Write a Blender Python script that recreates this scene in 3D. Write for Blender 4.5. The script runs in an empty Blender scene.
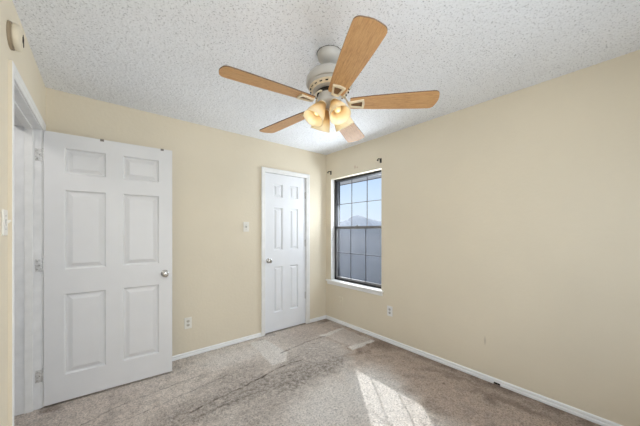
import bpy, bmesh, math, random
import numpy as np
from mathutils import Vector, Matrix

scene = bpy.context.scene
COL = scene.collection
PI = math.pi
R = math.radians

# ------------------------------------------------------------------ camera
cam_data = bpy.data.cameras.new('camera')
cam_data.sensor_width = 36.0
cam_data.lens = 265.0 / 640.0 * 36.0
cam_data.shift_y = 18.0 / 640.0
cam_data.clip_start = 0.02
cam_data.clip_end = 2000
camera = bpy.data.objects.new('camera', cam_data)
COL.objects.link(camera)
camera.location = (-2.596, -2.993, 1.302)
camera.rotation_euler = (R(90), 0, -math.atan2(0.63781, 0.77019))
scene.camera = camera

# ------------------------------------------------------------------ view, world, sun, fill lamps
vs = scene.view_settings
vs.view_transform = 'Standard'
vs.look = 'None'
vs.gamma = 1.0
vs.use_curve_mapping = False
vs.exposure = 0.08

SKY_STRENGTH = 1.02
SUN_ENERGY = 10.5
REAR_FILL = 24.0       # added fill lamp at the made-up rear window
CEILING_FILL = 16.0
FRONT_FILL = 62.0         # added lamp boosting the daylight through the visible window

world = bpy.data.worlds.new('sky')
scene.world = world
world.use_nodes = True
wn = world.node_tree.nodes
wl = world.node_tree.links
wn.clear()
wo = wn.new('ShaderNodeOutputWorld')
wb = wn.new('ShaderNodeBackground')
wt = wn.new('ShaderNodeTexCoord')
wsx = wn.new('ShaderNodeSeparateXYZ')
wr = wn.new('ShaderNodeValToRGB')
wl.new(wt.outputs['Generated'], wsx.inputs[0])
wl.new(wsx.outputs['Z'], wr.inputs[0])
wl.new(wr.outputs[0], wb.inputs[0])
wl.new(wb.outputs[0], wo.inputs[0])
wb.inputs[1].default_value = SKY_STRENGTH
cr = wr.color_ramp
cr.elements[0].position = 0.0
cr.elements[0].color = (0.80, 0.88, 0.98, 1)
cr.elements[1].position = 0.30
cr.elements[1].color = (0.42, 0.63, 1.0, 1)
e = cr.elements.new(0.10)
e.color = (0.70, 0.84, 1.0, 1)

sun_d = bpy.data.lights.new('sun', 'SUN')
sun_d.energy = SUN_ENERGY
sun_d.angle = R(0.55)
sun_d.color = (1.0, 0.985, 0.965)
sun = bpy.data.objects.new('sun', sun_d)
COL.objects.link(sun)
sun.location = (6, 8, 6)
sun.rotation_euler = Vector((-0.62, -0.78, -0.52)).to_track_quat('-Z', 'Y').to_euler()


def area(name, loc, direction, sx, sy, power, color):
    d = bpy.data.lights.new(name, 'AREA')
    d.shape = 'RECTANGLE'
    d.size = sx
    d.size_y = sy
    d.energy = power
    d.color = color
    o = bpy.data.objects.new(name, d)
    COL.objects.link(o)
    o.location = loc
    o.rotation_euler = Vector(direction).to_track_quat('-Z', 'Z').to_euler()
    return o


area('rear_fill', (-2.0, -3.72, 1.20), (-0.05, 1, 0.16), 1.2, 1.4, REAR_FILL, (0.93, 0.97, 1.0))
# added fill lamp under the ceiling behind the camera, like a bounced flash
area('ceiling_fill', (-2.05, -3.20, 2.36), (-0.05, 1, -0.95), 1.3, 0.5, CEILING_FILL, (0.96, 0.98, 1.0))
area('hall_fill', (-3.62, -0.90, 2.42), (0.15, 0.1, -1), 0.35, 0.35, 8.0, (1.0, 0.97, 0.93))  # added unseen hall lamp that brightens the door jamb
area('front_window_fill', (0.40, -0.48, 1.33), (-1, -0.42, -0.03), 0.85, 1.35, FRONT_FILL, (0.88, 0.94, 1.0))


# ------------------------------------------------------------------ material helpers
def new_mat(name):
    m = bpy.data.materials.new(name)
    m.use_nodes = True
    nt = m.node_tree
    return m, nt, nt.nodes['Principled BSDF'], nt.nodes['Material Output']


def node(nt, kind, **kw):
    n = nt.nodes.new(kind)
    for k, v in kw.items():
        setattr(n, k, v)
    return n


def obj_coords(nt):
    return node(nt, 'ShaderNodeTexCoord').outputs['Object']


def noise(nt, vec, scale, detail=3.0, rough=0.55, mapping=None):
    if mapping:
        mp = node(nt, 'ShaderNodeMapping')
        mp.inputs['Scale'].default_value = mapping
        nt.links.new(vec, mp.inputs[0])
        vec = mp.outputs[0]
    n = node(nt, 'ShaderNodeTexNoise')
    n.inputs['Scale'].default_value = scale
    n.inputs['Detail'].default_value = detail
    n.inputs['Roughness'].default_value = rough
    nt.links.new(vec, n.inputs['Vector'])
    return n.outputs['Fac']


def ramp(nt, fac, stops):
    r = node(nt, 'ShaderNodeValToRGB')
    els = r.color_ramp.elements
    els[0].position, els[0].color = stops[0][0], (*stops[0][1], 1)
    els[1].position, els[1].color = stops[-1][0], (*stops[-1][1], 1)
    for p, c in stops[1:-1]:
        x = els.new(p)
        x.color = (*c, 1)
    nt.links.new(fac, r.inputs[0])
    return r.outputs[0]


def mix(nt, fac, a, b, blend='MIX'):
    m = node(nt, 'ShaderNodeMix', data_type='RGBA', blend_type=blend)
    for sock, v in ((m.inputs[0], fac), (m.inputs[6], a), (m.inputs[7], b)):
        if isinstance(v, (int, float)):
            sock.default_value = v
        elif isinstance(v, tuple):
            sock.default_value = (*v, 1) if len(v) == 3 else v
        else:
            nt.links.new(v, sock)
    return m.outputs[2]


def math_n(nt, op, a, b=None, clamp=False):
    m = node(nt, 'ShaderNodeMath', operation=op, use_clamp=clamp)
    for i, v in enumerate((a, b)):
        if v is None:
            continue
        if isinstance(v, (int, float)):
            m.inputs[i].default_value = v
        else:
            nt.links.new(v, m.inputs[i])
    return m.outputs[0]


def bump(nt, height, bsdf, strength, dist=0.01):
    b = node(nt, 'ShaderNodeBump')
    b.inputs['Strength'].default_value = strength
    b.inputs['Distance'].default_value = dist
    nt.links.new(height, b.inputs['Height'])
    nt.links.new(b.outputs[0], bsdf.inputs['Normal'])


def paint(name, color, rough=0.5, vary=0.04, scale=9.0, bump_s=0.0, bump_scale=120.0, spec=0.3, metal=0.0):
    """Painted / plain surface with a little tonal variation and a fine surface relief."""
    m, nt, b, out = new_mat(name)
    v = obj_coords(nt)
    n = noise(nt, v, scale, 4)
    lo = tuple(max(0, c * (1 - vary)) for c in color)
    hi = tuple(min(1, c * (1 + vary)) for c in color)
    nt.links.new(ramp(nt, n, [(0.3, lo), (0.7, hi)]), b.inputs['Base Color'])
    b.inputs['Roughness'].default_value = rough
    b.inputs['Metallic'].default_value = metal
    b.inputs['Specular IOR Level'].default_value = spec
    if bump_s:
        bump(nt, noise(nt, v, bump_scale, 2), b, bump_s, 0.004)
    return m


def blob(nt, v, centre, radii, edge=0.5):
    """soft ellipsoid mask (for a real stain) round a point in object space"""
    s = node(nt, 'ShaderNodeVectorMath', operation='SUBTRACT')
    nt.links.new(v, s.inputs[0])
    s.inputs[1].default_value = centre
    d = node(nt, 'ShaderNodeVectorMath', operation='DIVIDE')
    nt.links.new(s.outputs[0], d.inputs[0])
    d.inputs[1].default_value = radii
    le = node(nt, 'ShaderNodeVectorMath', operation='LENGTH')
    nt.links.new(d.outputs[0], le.inputs[0])
    mr = node(nt, 'ShaderNodeMapRange')
    mr.inputs['From Min'].default_value = 1.0
    mr.inputs['From Max'].default_value = 1.0 - edge
    nt.links.new(le.outputs['Value'], mr.inputs['Value'])
    return mr.outputs[0]


def wall_mat(name, color, stains=()):
    m, nt, b, out = new_mat(name)
    v = obj_coords(nt)
    n = noise(nt, v, 1.6, 4)
    lo = tuple(c * 0.975 for c in color)
    hi = tuple(min(1, c * 1.025) for c in color)
    c = ramp(nt, n, [(0.3, lo), (0.7, hi)])
    for centre, radii, col, amt in stains:
        f = math_n(nt, 'MULTIPLY', blob(nt, v, centre, radii, 0.8), amt)
        c = mix(nt, f, c, col)
    nt.links.new(c, b.inputs['Base Color'])
    b.inputs['Roughness'].default_value = 0.62
    b.inputs['Specular IOR Level'].default_value = 0.25
    h = math_n(nt, 'ADD', noise(nt, v, 38.0, 3), math_n(nt, 'MULTIPLY', noise(nt, v, 11.0, 2), 0.8))
    bump(nt, h, b, 0.16, 0.008)
    return m


BEIGE = (0.760, 0.680, 0.535)
M_WALL = wall_mat('beige_wall_paint', BEIGE)
M_WALL_R = wall_mat('beige_wall_paint_scuffed', BEIGE, [
    ((0.0, -2.126, 0.340), (0.05, 0.010, 0.050), (0.42, 0.35, 0.26), 0.55),
    ((0.0, -0.585, 2.150), (0.05, 0.012, 0.030), (0.50, 0.31, 0.20), 0.9),
    ((0.0, -0.625, 2.138), (0.05, 0.020, 0.014), (0.58, 0.42, 0.30), 0.8),
])
M_WHITE = paint('white_trim_paint', (0.88, 0.88, 0.87), 0.38, 0.02, 6, 0.05, 60)
M_CASE = paint('white_door_frame_paint', (0.80, 0.79, 0.765), 0.42, 0.04, 14, 0.06, 60)
M_JAMB = paint('worn_grey_white_jamb_paint', (0.80, 0.795, 0.785), 0.45, 0.06, 10, 0.08, 40)
M_DOOR = paint('white_door_paint', (0.775, 0.768, 0.760), 0.36, 0.015, 5, 0.06, 90)
M_CLOSET = paint('closet_door_paint', (0.82, 0.83, 0.85), 0.36, 0.015, 5, 0.05, 90)
M_CREAM = paint('cream_plastic', (0.82, 0.79, 0.72), 0.35, 0.02)
M_CREAMFACE = paint('yellowed_socket_face', (0.62, 0.57, 0.47), 0.45, 0.03)
M_PLWHITE = paint('white_plastic', (0.80, 0.79, 0.77), 0.35, 0.02)
M_SLOT = paint('dark_socket_slot', (0.10, 0.09, 0.08), 0.6, 0.05)
M_SOCKET = paint('grey_socket_face', (0.50, 0.48, 0.45), 0.5, 0.05)
M_NICKEL = paint('satin_nickel', (0.60, 0.58, 0.55), 0.26, 0.05, 20, metal=1.0)
M_HINGE = paint('paint_spotted_hinge_metal', (0.62, 0.61, 0.59), 0.42, 0.25, 90, metal=0.35)
M_BLACK = paint('black_aluminium', (0.022, 0.021, 0.021), 0.42, 0.1)
M_MUNTIN = paint('bronze_muntin_metal', (0.10, 0.10, 0.11), 0.45, 0.1)
M_RAIL = paint('grey_weathered_rail_metal', (0.17, 0.165, 0.165), 0.45, 0.2, 30)
M_HOOK = paint('dark_bronze_metal', (0.05, 0.04, 0.035), 0.4, 0.1, metal=0.4)
M_CLIP = paint('dull_steel_clip', (0.20, 0.18, 0.16), 0.4, 0.1, metal=0.6)
M_FANBODY = paint('pale_grey_fan_enamel', (0.50, 0.485, 0.45), 0.34, 0.03, 12, spec=0.5)
M_FANCREAM = paint('antique_cream_fan_enamel', (0.78, 0.68, 0.50), 0.4, 0.08, 40)
M_PATINA = paint('brown_patina', (0.20, 0.11, 0.055), 0.55, 0.2, 60)
M_DARKGAP = paint('dark_motor_gap', (0.02, 0.016, 0.012), 0.7, 0.1)
M_SMOKE = paint('aged_tan_plastic', (0.52, 0.43, 0.31), 0.5, 0.05, 20)
M_SMOKEFACE = paint('aged_cream_plastic', (0.72, 0.64, 0.49), 0.5, 0.03, 20)
M_SMOKE2 = paint('aged_brown_plastic', (0.34, 0.27, 0.185), 0.55, 0.05, 20)
M_HOLE = paint('dark_hole_inside', (0.035, 0.026, 0.02), 0.9, 0.1)
M_HALL = paint('grey_hall_paint', (0.62, 0.65, 0.70), 0.6, 0.03)
M_BRICK = paint('tan_exterior_stucco', (0.50, 0.43, 0.36), 0.85, 0.1, 40)
M_SOFFIT = paint('grey_soffit_paint', (0.50, 0.505, 0.53), 0.7, 0.04)
M_ROOF = paint('dark_shingle', (0.12, 0.11, 0.11), 0.9, 0.2, 30)
M_GROUND = paint('hazy_valley_floor', (0.060, 0.085, 0.120), 0.95, 0.22, 0.03)  # bluish haze put into the ground colour
M_HILL = paint('hazy_blue_mountain', (0.115, 0.150, 0.190), 0.95, 0.06, 0.03)  # distance haze painted into the mountain colour


def wood_mat():
    m, nt, b, out = new_mat('light_oak_veneer')
    v = obj_coords(nt)
    g = noise(nt, v, 6.0, 5, 0.6, (1.6, 22.0, 22.0))
    fine = noise(nt, v, 30.0, 3, 0.6, (1.5, 16.0, 16.0))
    c = ramp(nt, g, [(0.28, (0.44, 0.22, 0.085)), (0.5, (0.63, 0.355, 0.155)), (0.72, (0.74, 0.455, 0.22))])
    c = mix(nt, 0.35, c, ramp(nt, fine, [(0.35, (0.38, 0.185, 0.07)), (0.6, (0.72, 0.43, 0.205))]))
    nt.links.new(c, b.inputs['Base Color'])
    b.inputs['Roughness'].default_value = 0.5
    b.inputs['Specular IOR Level'].default_value = 0.25
    return m


M_WOOD = wood_mat()
M_WOODEDGE = paint('dark_blade_edge', (0.13, 0.075, 0.04), 0.5, 0.2, 40)


def popcorn_mat():
    m, nt, b, out = new_mat('popcorn_ceiling_texture')
    v = obj_coords(nt)
    n = noise(nt, v, 3.0, 4)
    c = ramp(nt, n, [(0.3, (0.87, 0.885, 0.91)), (0.7, (0.90, 0.915, 0.94))])
    fleck_shade = noise(nt, v, 105.0, 2, 0.6)                 # shade between the popcorn lumps, painted as grey flecks
    c = mix(nt, 1.0, c, ramp(nt, fleck_shade, [(0.32, (0.58, 0.58, 0.585)), (0.42, (0.98, 0.98, 0.98)), (0.60, (1.0, 1.0, 1.0))]), 'MULTIPLY')
    nt.links.new(c, b.inputs['Base Color'])
    b.inputs['Roughness'].default_value = 0.95
    b.inputs['Specular IOR Level'].default_value = 0.05
    bump(nt, noise(nt, v, 220.0, 2), b, 0.4, 0.004)
    return m


M_POPCORN = popcorn_mat()


def carpet_mat():
    """Worn beige carpet: the masks soil / clean_sunlit / crease are attributes on the floor mesh (stains, scrubbed strips, dark crease lines, a painted pale sun patch)."""
    m, nt, b, out = new_mat('worn_beige_carpet')
    v = obj_coords(nt)

    def attr(nm):
        a = node(nt, 'ShaderNodeAttribute')
        a.attribute_name = nm
        return a.outputs['Fac']
    big = noise(nt, v, 2.2, 5, 0.6)
    mid = noise(nt, v, 17.0, 5, 0.7)
    blot = noise(nt, v, 26.0, 6, 0.85)
    fine = noise(nt, v, 80.0, 5, 0.8)
    pile = noise(nt, v, 260.0, 2, 0.6)
    base = ramp(nt, big, [(0.3, (0.70, 0.620, 0.55)), (0.7, (0.80, 0.730, 0.66))])
    base = mix(nt, 0.55, base, ramp(nt, mid, [(0.3, (0.60, 0.520, 0.455)), (0.65, (0.84, 0.770, 0.70))]))
    base = mix(nt, attr('brown'), base, ramp(nt, mid, [(0.3, (0.50, 0.395, 0.32)), (0.7, (0.63, 0.515, 0.43))]))
    base = mix(nt, attr('clean_sunlit'), base, (0.86, 0.82, 0.775))
    mott = ramp(nt, blot, [(0.38, (0.12, 0.12, 0.12)), (0.62, (1.0, 1.0, 1.0))])
    soil = math_n(nt, 'MULTIPLY', attr('soil'), mott, clamp=True)
    base = mix(nt, soil, base, (0.19, 0.16, 0.138))
    soil2 = math_n(nt, 'MULTIPLY', attr('grime'), math_n(nt, 'ADD', mid, 0.35), clamp=True)
    base = mix(nt, math_n(nt, 'MULTIPLY', soil2, 0.8), base, (0.22, 0.165, 0.13))
    base = mix(nt, attr('crease'), base, (0.15, 0.12, 0.10))
    fib = ramp(nt, fine, [(0.34, (0.42, 0.41, 0.40)), (0.5, (0.98, 0.98, 0.98)), (0.66, (1.35, 1.35, 1.35))])
    base = mix(nt, 0.85, base, fib, 'MULTIPLY')
    nt.links.new(base, b.inputs['Base Color'])
    b.inputs['Roughness'].default_value = 0.97
    b.inputs['Specular IOR Level'].default_value = 0.05
    h = math_n(nt, 'ADD', fine, math_n(nt, 'MULTIPLY', pile, 0.6))
    bump(nt, h, b, 0.9, 0.012)
    return m


M_CARPET = carpet_mat()


def glass_mat(name, gloss, tint=(1, 1, 1)):
    m, nt, b, out = new_mat(name)
    nt.nodes.remove(b)
    t = node(nt, 'ShaderNodeBsdfTransparent')
    t.inputs[0].default_value = (*tint, 1)
    g = node(nt, 'ShaderNodeBsdfGlossy')
    g.inputs['Roughness'].default_value = 0.0
    mx = node(nt, 'ShaderNodeMixShader')
    geo = node(nt, 'ShaderNodeNewGeometry')               # the outer faces of the pane mirror, its inside does not
    nt.links.new(math_n(nt, 'MULTIPLY', math_n(nt, 'SUBTRACT', 1.0, geo.outputs['Backfacing']), gloss), mx.inputs[0])
    nt.links.new(t.outputs[0], mx.inputs[1])
    nt.links.new(g.outputs[0], mx.inputs[2])
    nt.links.new(mx.outputs[0], out.inputs[0])
    return m


M_GLASS = glass_mat('clear_window_glass', 0.02, (0.97, 0.98, 0.985))


def screen_mat():
    m, nt, b, out = new_mat('grey_insect_screen')
    nt.nodes.remove(b)
    t = node(nt, 'ShaderNodeBsdfTransparent')
    d = node(nt, 'ShaderNodeBsdfDiffuse')
    v = obj_coords(nt)
    nt.links.new(ramp(nt, noise(nt, v, 3.0, 3), [(0.3, (0.20, 0.21, 0.24)), (0.7, (0.26, 0.27, 0.29))]), d.inputs[0])
    mx = node(nt, 'ShaderNodeMixShader')
    mx.inputs[0].default_value = 0.40
    nt.links.new(t.outputs[0], mx.inputs[1])
    nt.links.new(d.outputs[0], mx.inputs[2])
    nt.links.new(mx.outputs[0], out.inputs[0])
    return m


M_SCREEN = screen_mat()


def shade_mat():
    """cream alabaster-style glass that lets the bulb glow through"""
    m, nt, b, out = new_mat('amber_cream_shade_glass')
    nt.nodes.remove(b)
    v = obj_coords(nt)
    sp = node(nt, 'ShaderNodeSeparateXYZ')
    nt.links.new(v, sp.inputs[0])
    hgt = math_n(nt, 'ADD', math_n(nt, 'MULTIPLY', sp.outputs['Z'], 8.0), math_n(nt, 'MULTIPLY', noise(nt, v, 14.0, 4), 0.25))
    col = ramp(nt, hgt, [(0.25, (0.74, 0.50, 0.19)), (0.60, (0.90, 0.72, 0.42)), (0.95, (0.95, 0.88, 0.70))])
    d = node(nt, 'ShaderNodeBsdfDiffuse')
    tr = node(nt, 'ShaderNodeBsdfTranslucent')
    g = node(nt, 'ShaderNodeBsdfGlossy')
    g.inputs['Roughness'].default_value = 0.2
    nt.links.new(col, d.inputs[0])
    nt.links.new(col, tr.inputs[0])
    m1 = node(nt, 'ShaderNodeMixShader')
    m1.inputs[0].default_value = 0.5
    nt.links.new(d.outputs[0], m1.inputs[1])
    nt.links.new(tr.outputs[0], m1.inputs[2])
    m2 = node(nt, 'ShaderNodeMixShader')
    m2.inputs[0].default_value = 0.05
    nt.links.new(m1.outputs[0], m2.inputs[1])
    nt.links.new(g.outputs[0], m2.inputs[2])
    nt.links.new(m2.outputs[0], out.inputs[0])
    return m


M_SHADE = shade_mat()


def bulb_mat():
    m, nt, b, out = new_mat('lit_frosted_bulb')
    b.inputs['Base Color'].default_value = (0.55, 0.42, 0.24, 1)
    b.inputs['Emission Color'].default_value = (1.0, 0.78, 0.42, 1)
    b.inputs['Emission Strength'].default_value = 0.15
    return m


M_BULB = bulb_mat()


# ------------------------------------------------------------------ mesh helpers
class MB:
    """collects shapes, links them as ONE mesh object"""

    def __init__(self):
        self.v, self.f, self.mi = [], [], []

    def add(self, verts, faces, mi=0):
        o = len(self.v)
        self.v += [tuple(p) for p in verts]
        self.f += [tuple(i + o for i in fc) for fc in faces]
        self.mi += [mi] * len(faces)
        return self

    def box(self, lo, hi, mi=0, ch=0.0):
        x0, y0, z0 = lo
        x1, y1, z1 = hi
        bm = bmesh.new()
        bmesh.ops.create_cube(bm, size=1.0)
        for p in bm.verts:
            p.co = ((x0 + x1) / 2 + p.co.x * (x1 - x0), (y0 + y1) / 2 + p.co.y * (y1 - y0), (z0 + z1) / 2 + p.co.z * (z1 - z0))
        if ch:
            bmesh.ops.bevel(bm, geom=bm.edges[:], offset=ch, segments=2, profile=0.6, affect='EDGES')
        return self.bm(bm, mi)

    def bm(self, bm, mi=0):
        bm.verts.index_update()
        vs_ = [p.co.copy() for p in bm.verts]
        fs = [[q.index for q in fc.verts] for fc in bm.faces]
        bm.free()
        return self.add(vs_, fs, mi)

    def lathe(self, prof, seg=32, mat=None, mi=0, caps=(True, True)):
        """prof: (radius, height) pairs about local z"""
        mat = mat or Matrix()
        vs_, fs = [], []
        n = len(prof)
        for i in range(seg):
            a = 2 * PI * i / seg
            for r_, z in prof:
                vs_.append(mat @ Vector((r_ * math.cos(a), r_ * math.sin(a), z)))
        for i in range(seg):
            j = (i + 1) % seg
            for k in range(n - 1):
                fs.append((i * n + k, j * n + k, j * n + k + 1, i * n + k + 1))
        if caps[0]:
            fs.append(tuple(i * n for i in range(seg))[::-1])
        if caps[1]:
            fs.append(tuple(i * n + n - 1 for i in range(seg)))
        return self.add(vs_, fs, mi)

    def tube(self, pts, rad, seg=10, mi=0):
        pts = [Vector(p) for p in pts]
        rads = rad if isinstance(rad, (list, tuple)) else [rad] * len(pts)
        vs_, fs = [], []
        up = Vector((0, 0, 1))
        for i, p in enumerate(pts):
            d = (pts[min(i + 1, len(pts) - 1)] - pts[max(i - 1, 0)]).normalized()
            u = d.cross(up)
            if u.length < 1e-3:
                u = d.cross(Vector((1, 0, 0)))
            u.normalize()
            w = d.cross(u)
            for k in range(seg):
                a = 2 * PI * k / seg
                vs_.append(p + (u * math.cos(a) + w * math.sin(a)) * rads[i])
        for i in range(len(pts) - 1):
            for k in range(seg):
                l = (k + 1) % seg
                fs.append((i * seg + k, i * seg + l, (i + 1) * seg + l, (i + 1) * seg + k))
        fs.append(tuple(range(seg))[::-1])
        fs.append(tuple((len(pts) - 1) * seg + k for k in range(seg)))
        return self.add(vs_, fs, mi)

    def prism(self, outline, z0, z1, mi=0, side_mi=None, mat=None):
        """closed 2-D outline (x, y) extruded along z"""
        mat = mat or Matrix()
        n = len(outline)
        vs_ = [mat @ Vector((x, y, z0)) for x, y in outline] + [mat @ Vector((x, y, z1)) for x, y in outline]
        o = len(self.v)
        self.add(vs_, [tuple(range(n))[::-1], tuple(range(n, 2 * n))], mi)
        side = [tuple(q + o for q in (i, (i + 1) % n, n + (i + 1) % n, n + i)) for i in range(n)]
        self.f += side
        self.mi += [mi if side_mi is None else side_mi] * n
        return self

    def sweep(self, prof, p0, p1, outdir, mi=0):
        """moulding profile [(out, up)] swept in a straight line; 'up' is world z unless given as tuple"""
        p0, p1, od = Vector(p0), Vector(p1), Vector(outdir)
        up = Vector((0, 0, 1))
        n = len(prof)
        vs_ = [p0 + od * a + up * b for a, b in prof] + [p1 + od * a + up * b for a, b in prof]
        fs = [(i, (i + 1) % n, n + (i + 1) % n, n + i) for i in range(n)]
        fs += [tuple(range(n))[::-1], tuple(range(n, 2 * n))]
        return self.add(vs_, fs, mi)

    def build(self, name, mats, parent=None, smooth=None, loc=None):
        me = bpy.data.meshes.new(name)
        me.from_pydata(self.v, [], self.f)
        if not isinstance(mats, (list, tuple)):
            mats = [mats]
        for m in mats:
            me.materials.append(m)
        me.polygons.foreach_set('material_index', self.mi)
        bm = bmesh.new()
        bm.from_mesh(me)
        bmesh.ops.recalc_face_normals(bm, faces=bm.faces[:])
        bm.to_mesh(me)
        bm.free()
        if smooth:
            me.polygons.foreach_set('use_smooth', [True] * len(me.polygons))
            me.set_sharp_from_angle(angle=R(smooth))
        me.update()
        o = bpy.data.objects.new(name, me)
        COL.objects.link(o)
        if parent:
            o.parent = parent
        if loc:
            o.location = loc
        return o


def tag(o, label=None, cat=None, group=None, kind=None):
    for k, v in (('label', label), ('category', cat), ('group', group), ('kind', kind)):
        if v:
            o[k] = v
    return o


def empty(name, loc, rz=0.0):
    o = bpy.data.objects.new(name, None)
    COL.objects.link(o)
    o.empty_display_size = 0.1
    o.location = loc
    o.rotation_euler = (0, 0, rz)
    return o


def structure(o, label, cat):
    return tag(o, label, cat, None, 'structure')


# ------------------------------------------------------------------ room shell
XL = -2.93          # left wall
YR = -3.40          # rear wall, behind the camera
H = 2.44
OP_Y0, OP_Y1, OP_Z = -1.045, -0.19, 2.045       # entry doorway in the left wall
WY0, WY1, WZ0, WZ1 = -1.015, -0.11, 0.590, 2.055   # window in the right wall
CX0, CX1, CZ = -1.016, -0.368, 2.047            # closet doorway in the back wall

# back wall
b = MB()
b.box((XL - 0.14, 0, 0), (CX0, 0.13, H))
b.box((CX0, 0, CZ), (CX1, 0.13, H))
b.box((CX1, 0, 0), (0.18, 0.13, H))
structure(b.build('wall_back', M_WALL), 'beige wall with the closet door in it', 'wall')
# right wall
b = MB()
b.box((0, YR, 0), (0.18, WY0, H))
b.box((0, WY1, 0), (0.18, 0, H))
b.box((0, WY0, 0), (0.18, WY1, WZ0 - 0.02))
b.box((0, WY0, WZ1), (0.18, WY1, H))
structure(b.build('wall_right', M_WALL_R), 'long beige wall with the window in it', 'wall')
# left wall
b = MB()
b.box((XL - 0.14, YR, 0), (XL, OP_Y0 - 0.02, H))
b.box((XL - 0.14, OP_Y1 + 0.02, 0), (XL, 0, H))
b.box((XL - 0.14, OP_Y0 - 0.02, OP_Z + 0.02), (XL, OP_Y1 + 0.02, H))
wall_left = structure(b.build('wall_left', M_WALL), 'beige wall with the open doorway in it', 'wall')
# rear wall, with an opening added for the fill lamp
b = MB()
b.box((XL - 0.14, YR - 0.12, 0), (-2.60, YR, H))
b.box((-0.30, YR - 0.12, 0), (0.18, YR, H))
b.box((-2.60, YR - 0.12, 0), (-0.30, YR, 0.60))
b.box((-2.60, YR - 0.12, 2.10), (-0.30, YR, H))
structure(b.build('wall_rear', M_WALL), 'beige wall behind the camera', 'wall')

# ceiling: popcorn texture as real relief
rng = np.random.default_rng(7)


def grid_object(name, x0, x1, y0, y1, step, zfun, mat, attrs=None):
    nx = int(round((x1 - x0) / step)) + 1
    ny = int(round((y1 - y0) / step)) + 1
    xs = np.linspace(x0, x1, nx)
    ys = np.linspace(y0, y1, ny)
    X, Y = np.meshgrid(xs, ys)
    Z = zfun(X, Y)
    co = np.stack([X, Y, Z], -1).reshape(-1, 3).astype(np.float32)
    idx = np.arange(nx * ny).reshape(ny, nx)
    q = np.stack([idx[:-1, :-1], idx[:-1, 1:], idx[1:, 1:], idx[1:, :-1]], -1).reshape(-1, 4)
    me = bpy.data.meshes.new(name)
    me.vertices.add(len(co))
    me.vertices.foreach_set('co', co.ravel())
    me.loops.add(q.size)
    me.loops.foreach_set('vertex_index', q.ravel().astype(np.int32))
    me.polygons.add(len(q))
    me.polygons.foreach_set('loop_start', np.arange(0, q.size, 4, dtype=np.int32))
    me.update(calc_edges=True)
    for k, A in (attrs(X, Y) if attrs else {}).items():
        a = me.attributes.new(k, 'FLOAT', 'POINT')
        a.data.foreach_set('value', A.ravel().astype(np.float32))
    me.materials.append(mat)
    me.polygons.foreach_set('use_smooth', np.ones(len(q), dtype=bool))
    o = bpy.data.objects.new(name, me)
    COL.objects.link(o)
    return o


def blur(A, n=1):
    for _ in range(n):
        A = (A + np.roll(A, 1, 0) + np.roll(A, -1, 0) + np.roll(A, 1, 1) + np.roll(A, -1, 1)) / 5
    return A


def fade(A, lo, hi):
    t = np.clip((A - lo) / (hi - lo), 0, 1)
    return t * t * (3 - 2 * t)


def popcorn(X, Y):
    n1 = rng.normal(size=X.shape)
    n2 = blur(rng.normal(size=X.shape), 1)
    n2 /= n2.std()
    lump = np.clip(0.65 * n1 + 0.6 * n2, -2.2, 0.9)
    return H - 0.0014 - 0.0012 * (lump + 2.2)


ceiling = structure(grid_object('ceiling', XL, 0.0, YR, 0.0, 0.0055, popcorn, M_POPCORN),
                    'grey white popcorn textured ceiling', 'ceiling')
MB().box((XL - 0.14, YR - 0.12, H), (0.18, 0.13, H + 0.1)).build('ceiling_slab', M_SOFFIT, ceiling)


# ------------------------------------------------------------------ carpet
def seg_dist(X, Y, pts):
    d = np.full(X.shape, 9.0)
    for (ax, ay), (bx, by) in zip(pts[:-1], pts[1:]):
        ux, uy = bx - ax, by - ay
        L2 = ux * ux + uy * uy
        t = np.clip(((X - ax) * ux + (Y - ay) * uy) / L2, 0, 1)
        d = np.minimum(d, np.hypot(X - ax - t * ux, Y - ay - t * uy))
    return d


def poly_mask(X, Y, pts, soft):
    """inside mask of a convex polygon with a soft edge"""
    m = np.full(X.shape, 9.0)
    n = len(pts)
    area2 = sum(pts[i][0] * pts[(i + 1) % n][1] - pts[(i + 1) % n][0] * pts[i][1] for i in range(n))
    s = 1 if area2 > 0 else -1
    for i in range(n):
        (ax, ay), (bx, by) = pts[i], pts[(i + 1) % n]
        L = math.hypot(bx - ax, by - ay)
        d = s * ((bx - ax) * (Y - ay) - (by - ay) * (X - ax)) / L
        m = np.minimum(m, d)
    return fade(m, -soft, soft)


def ell(X, Y, cx, cy, rx, ry, rot=0.0):
    c, s = math.cos(rot), math.sin(rot)
    u = ((X - cx) * c + (Y - cy) * s) / rx
    w = (-(X - cx) * s + (Y - cy) * c) / ry
    return 1 - fade(np.hypot(u, w), 0.35, 1.15)


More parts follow.
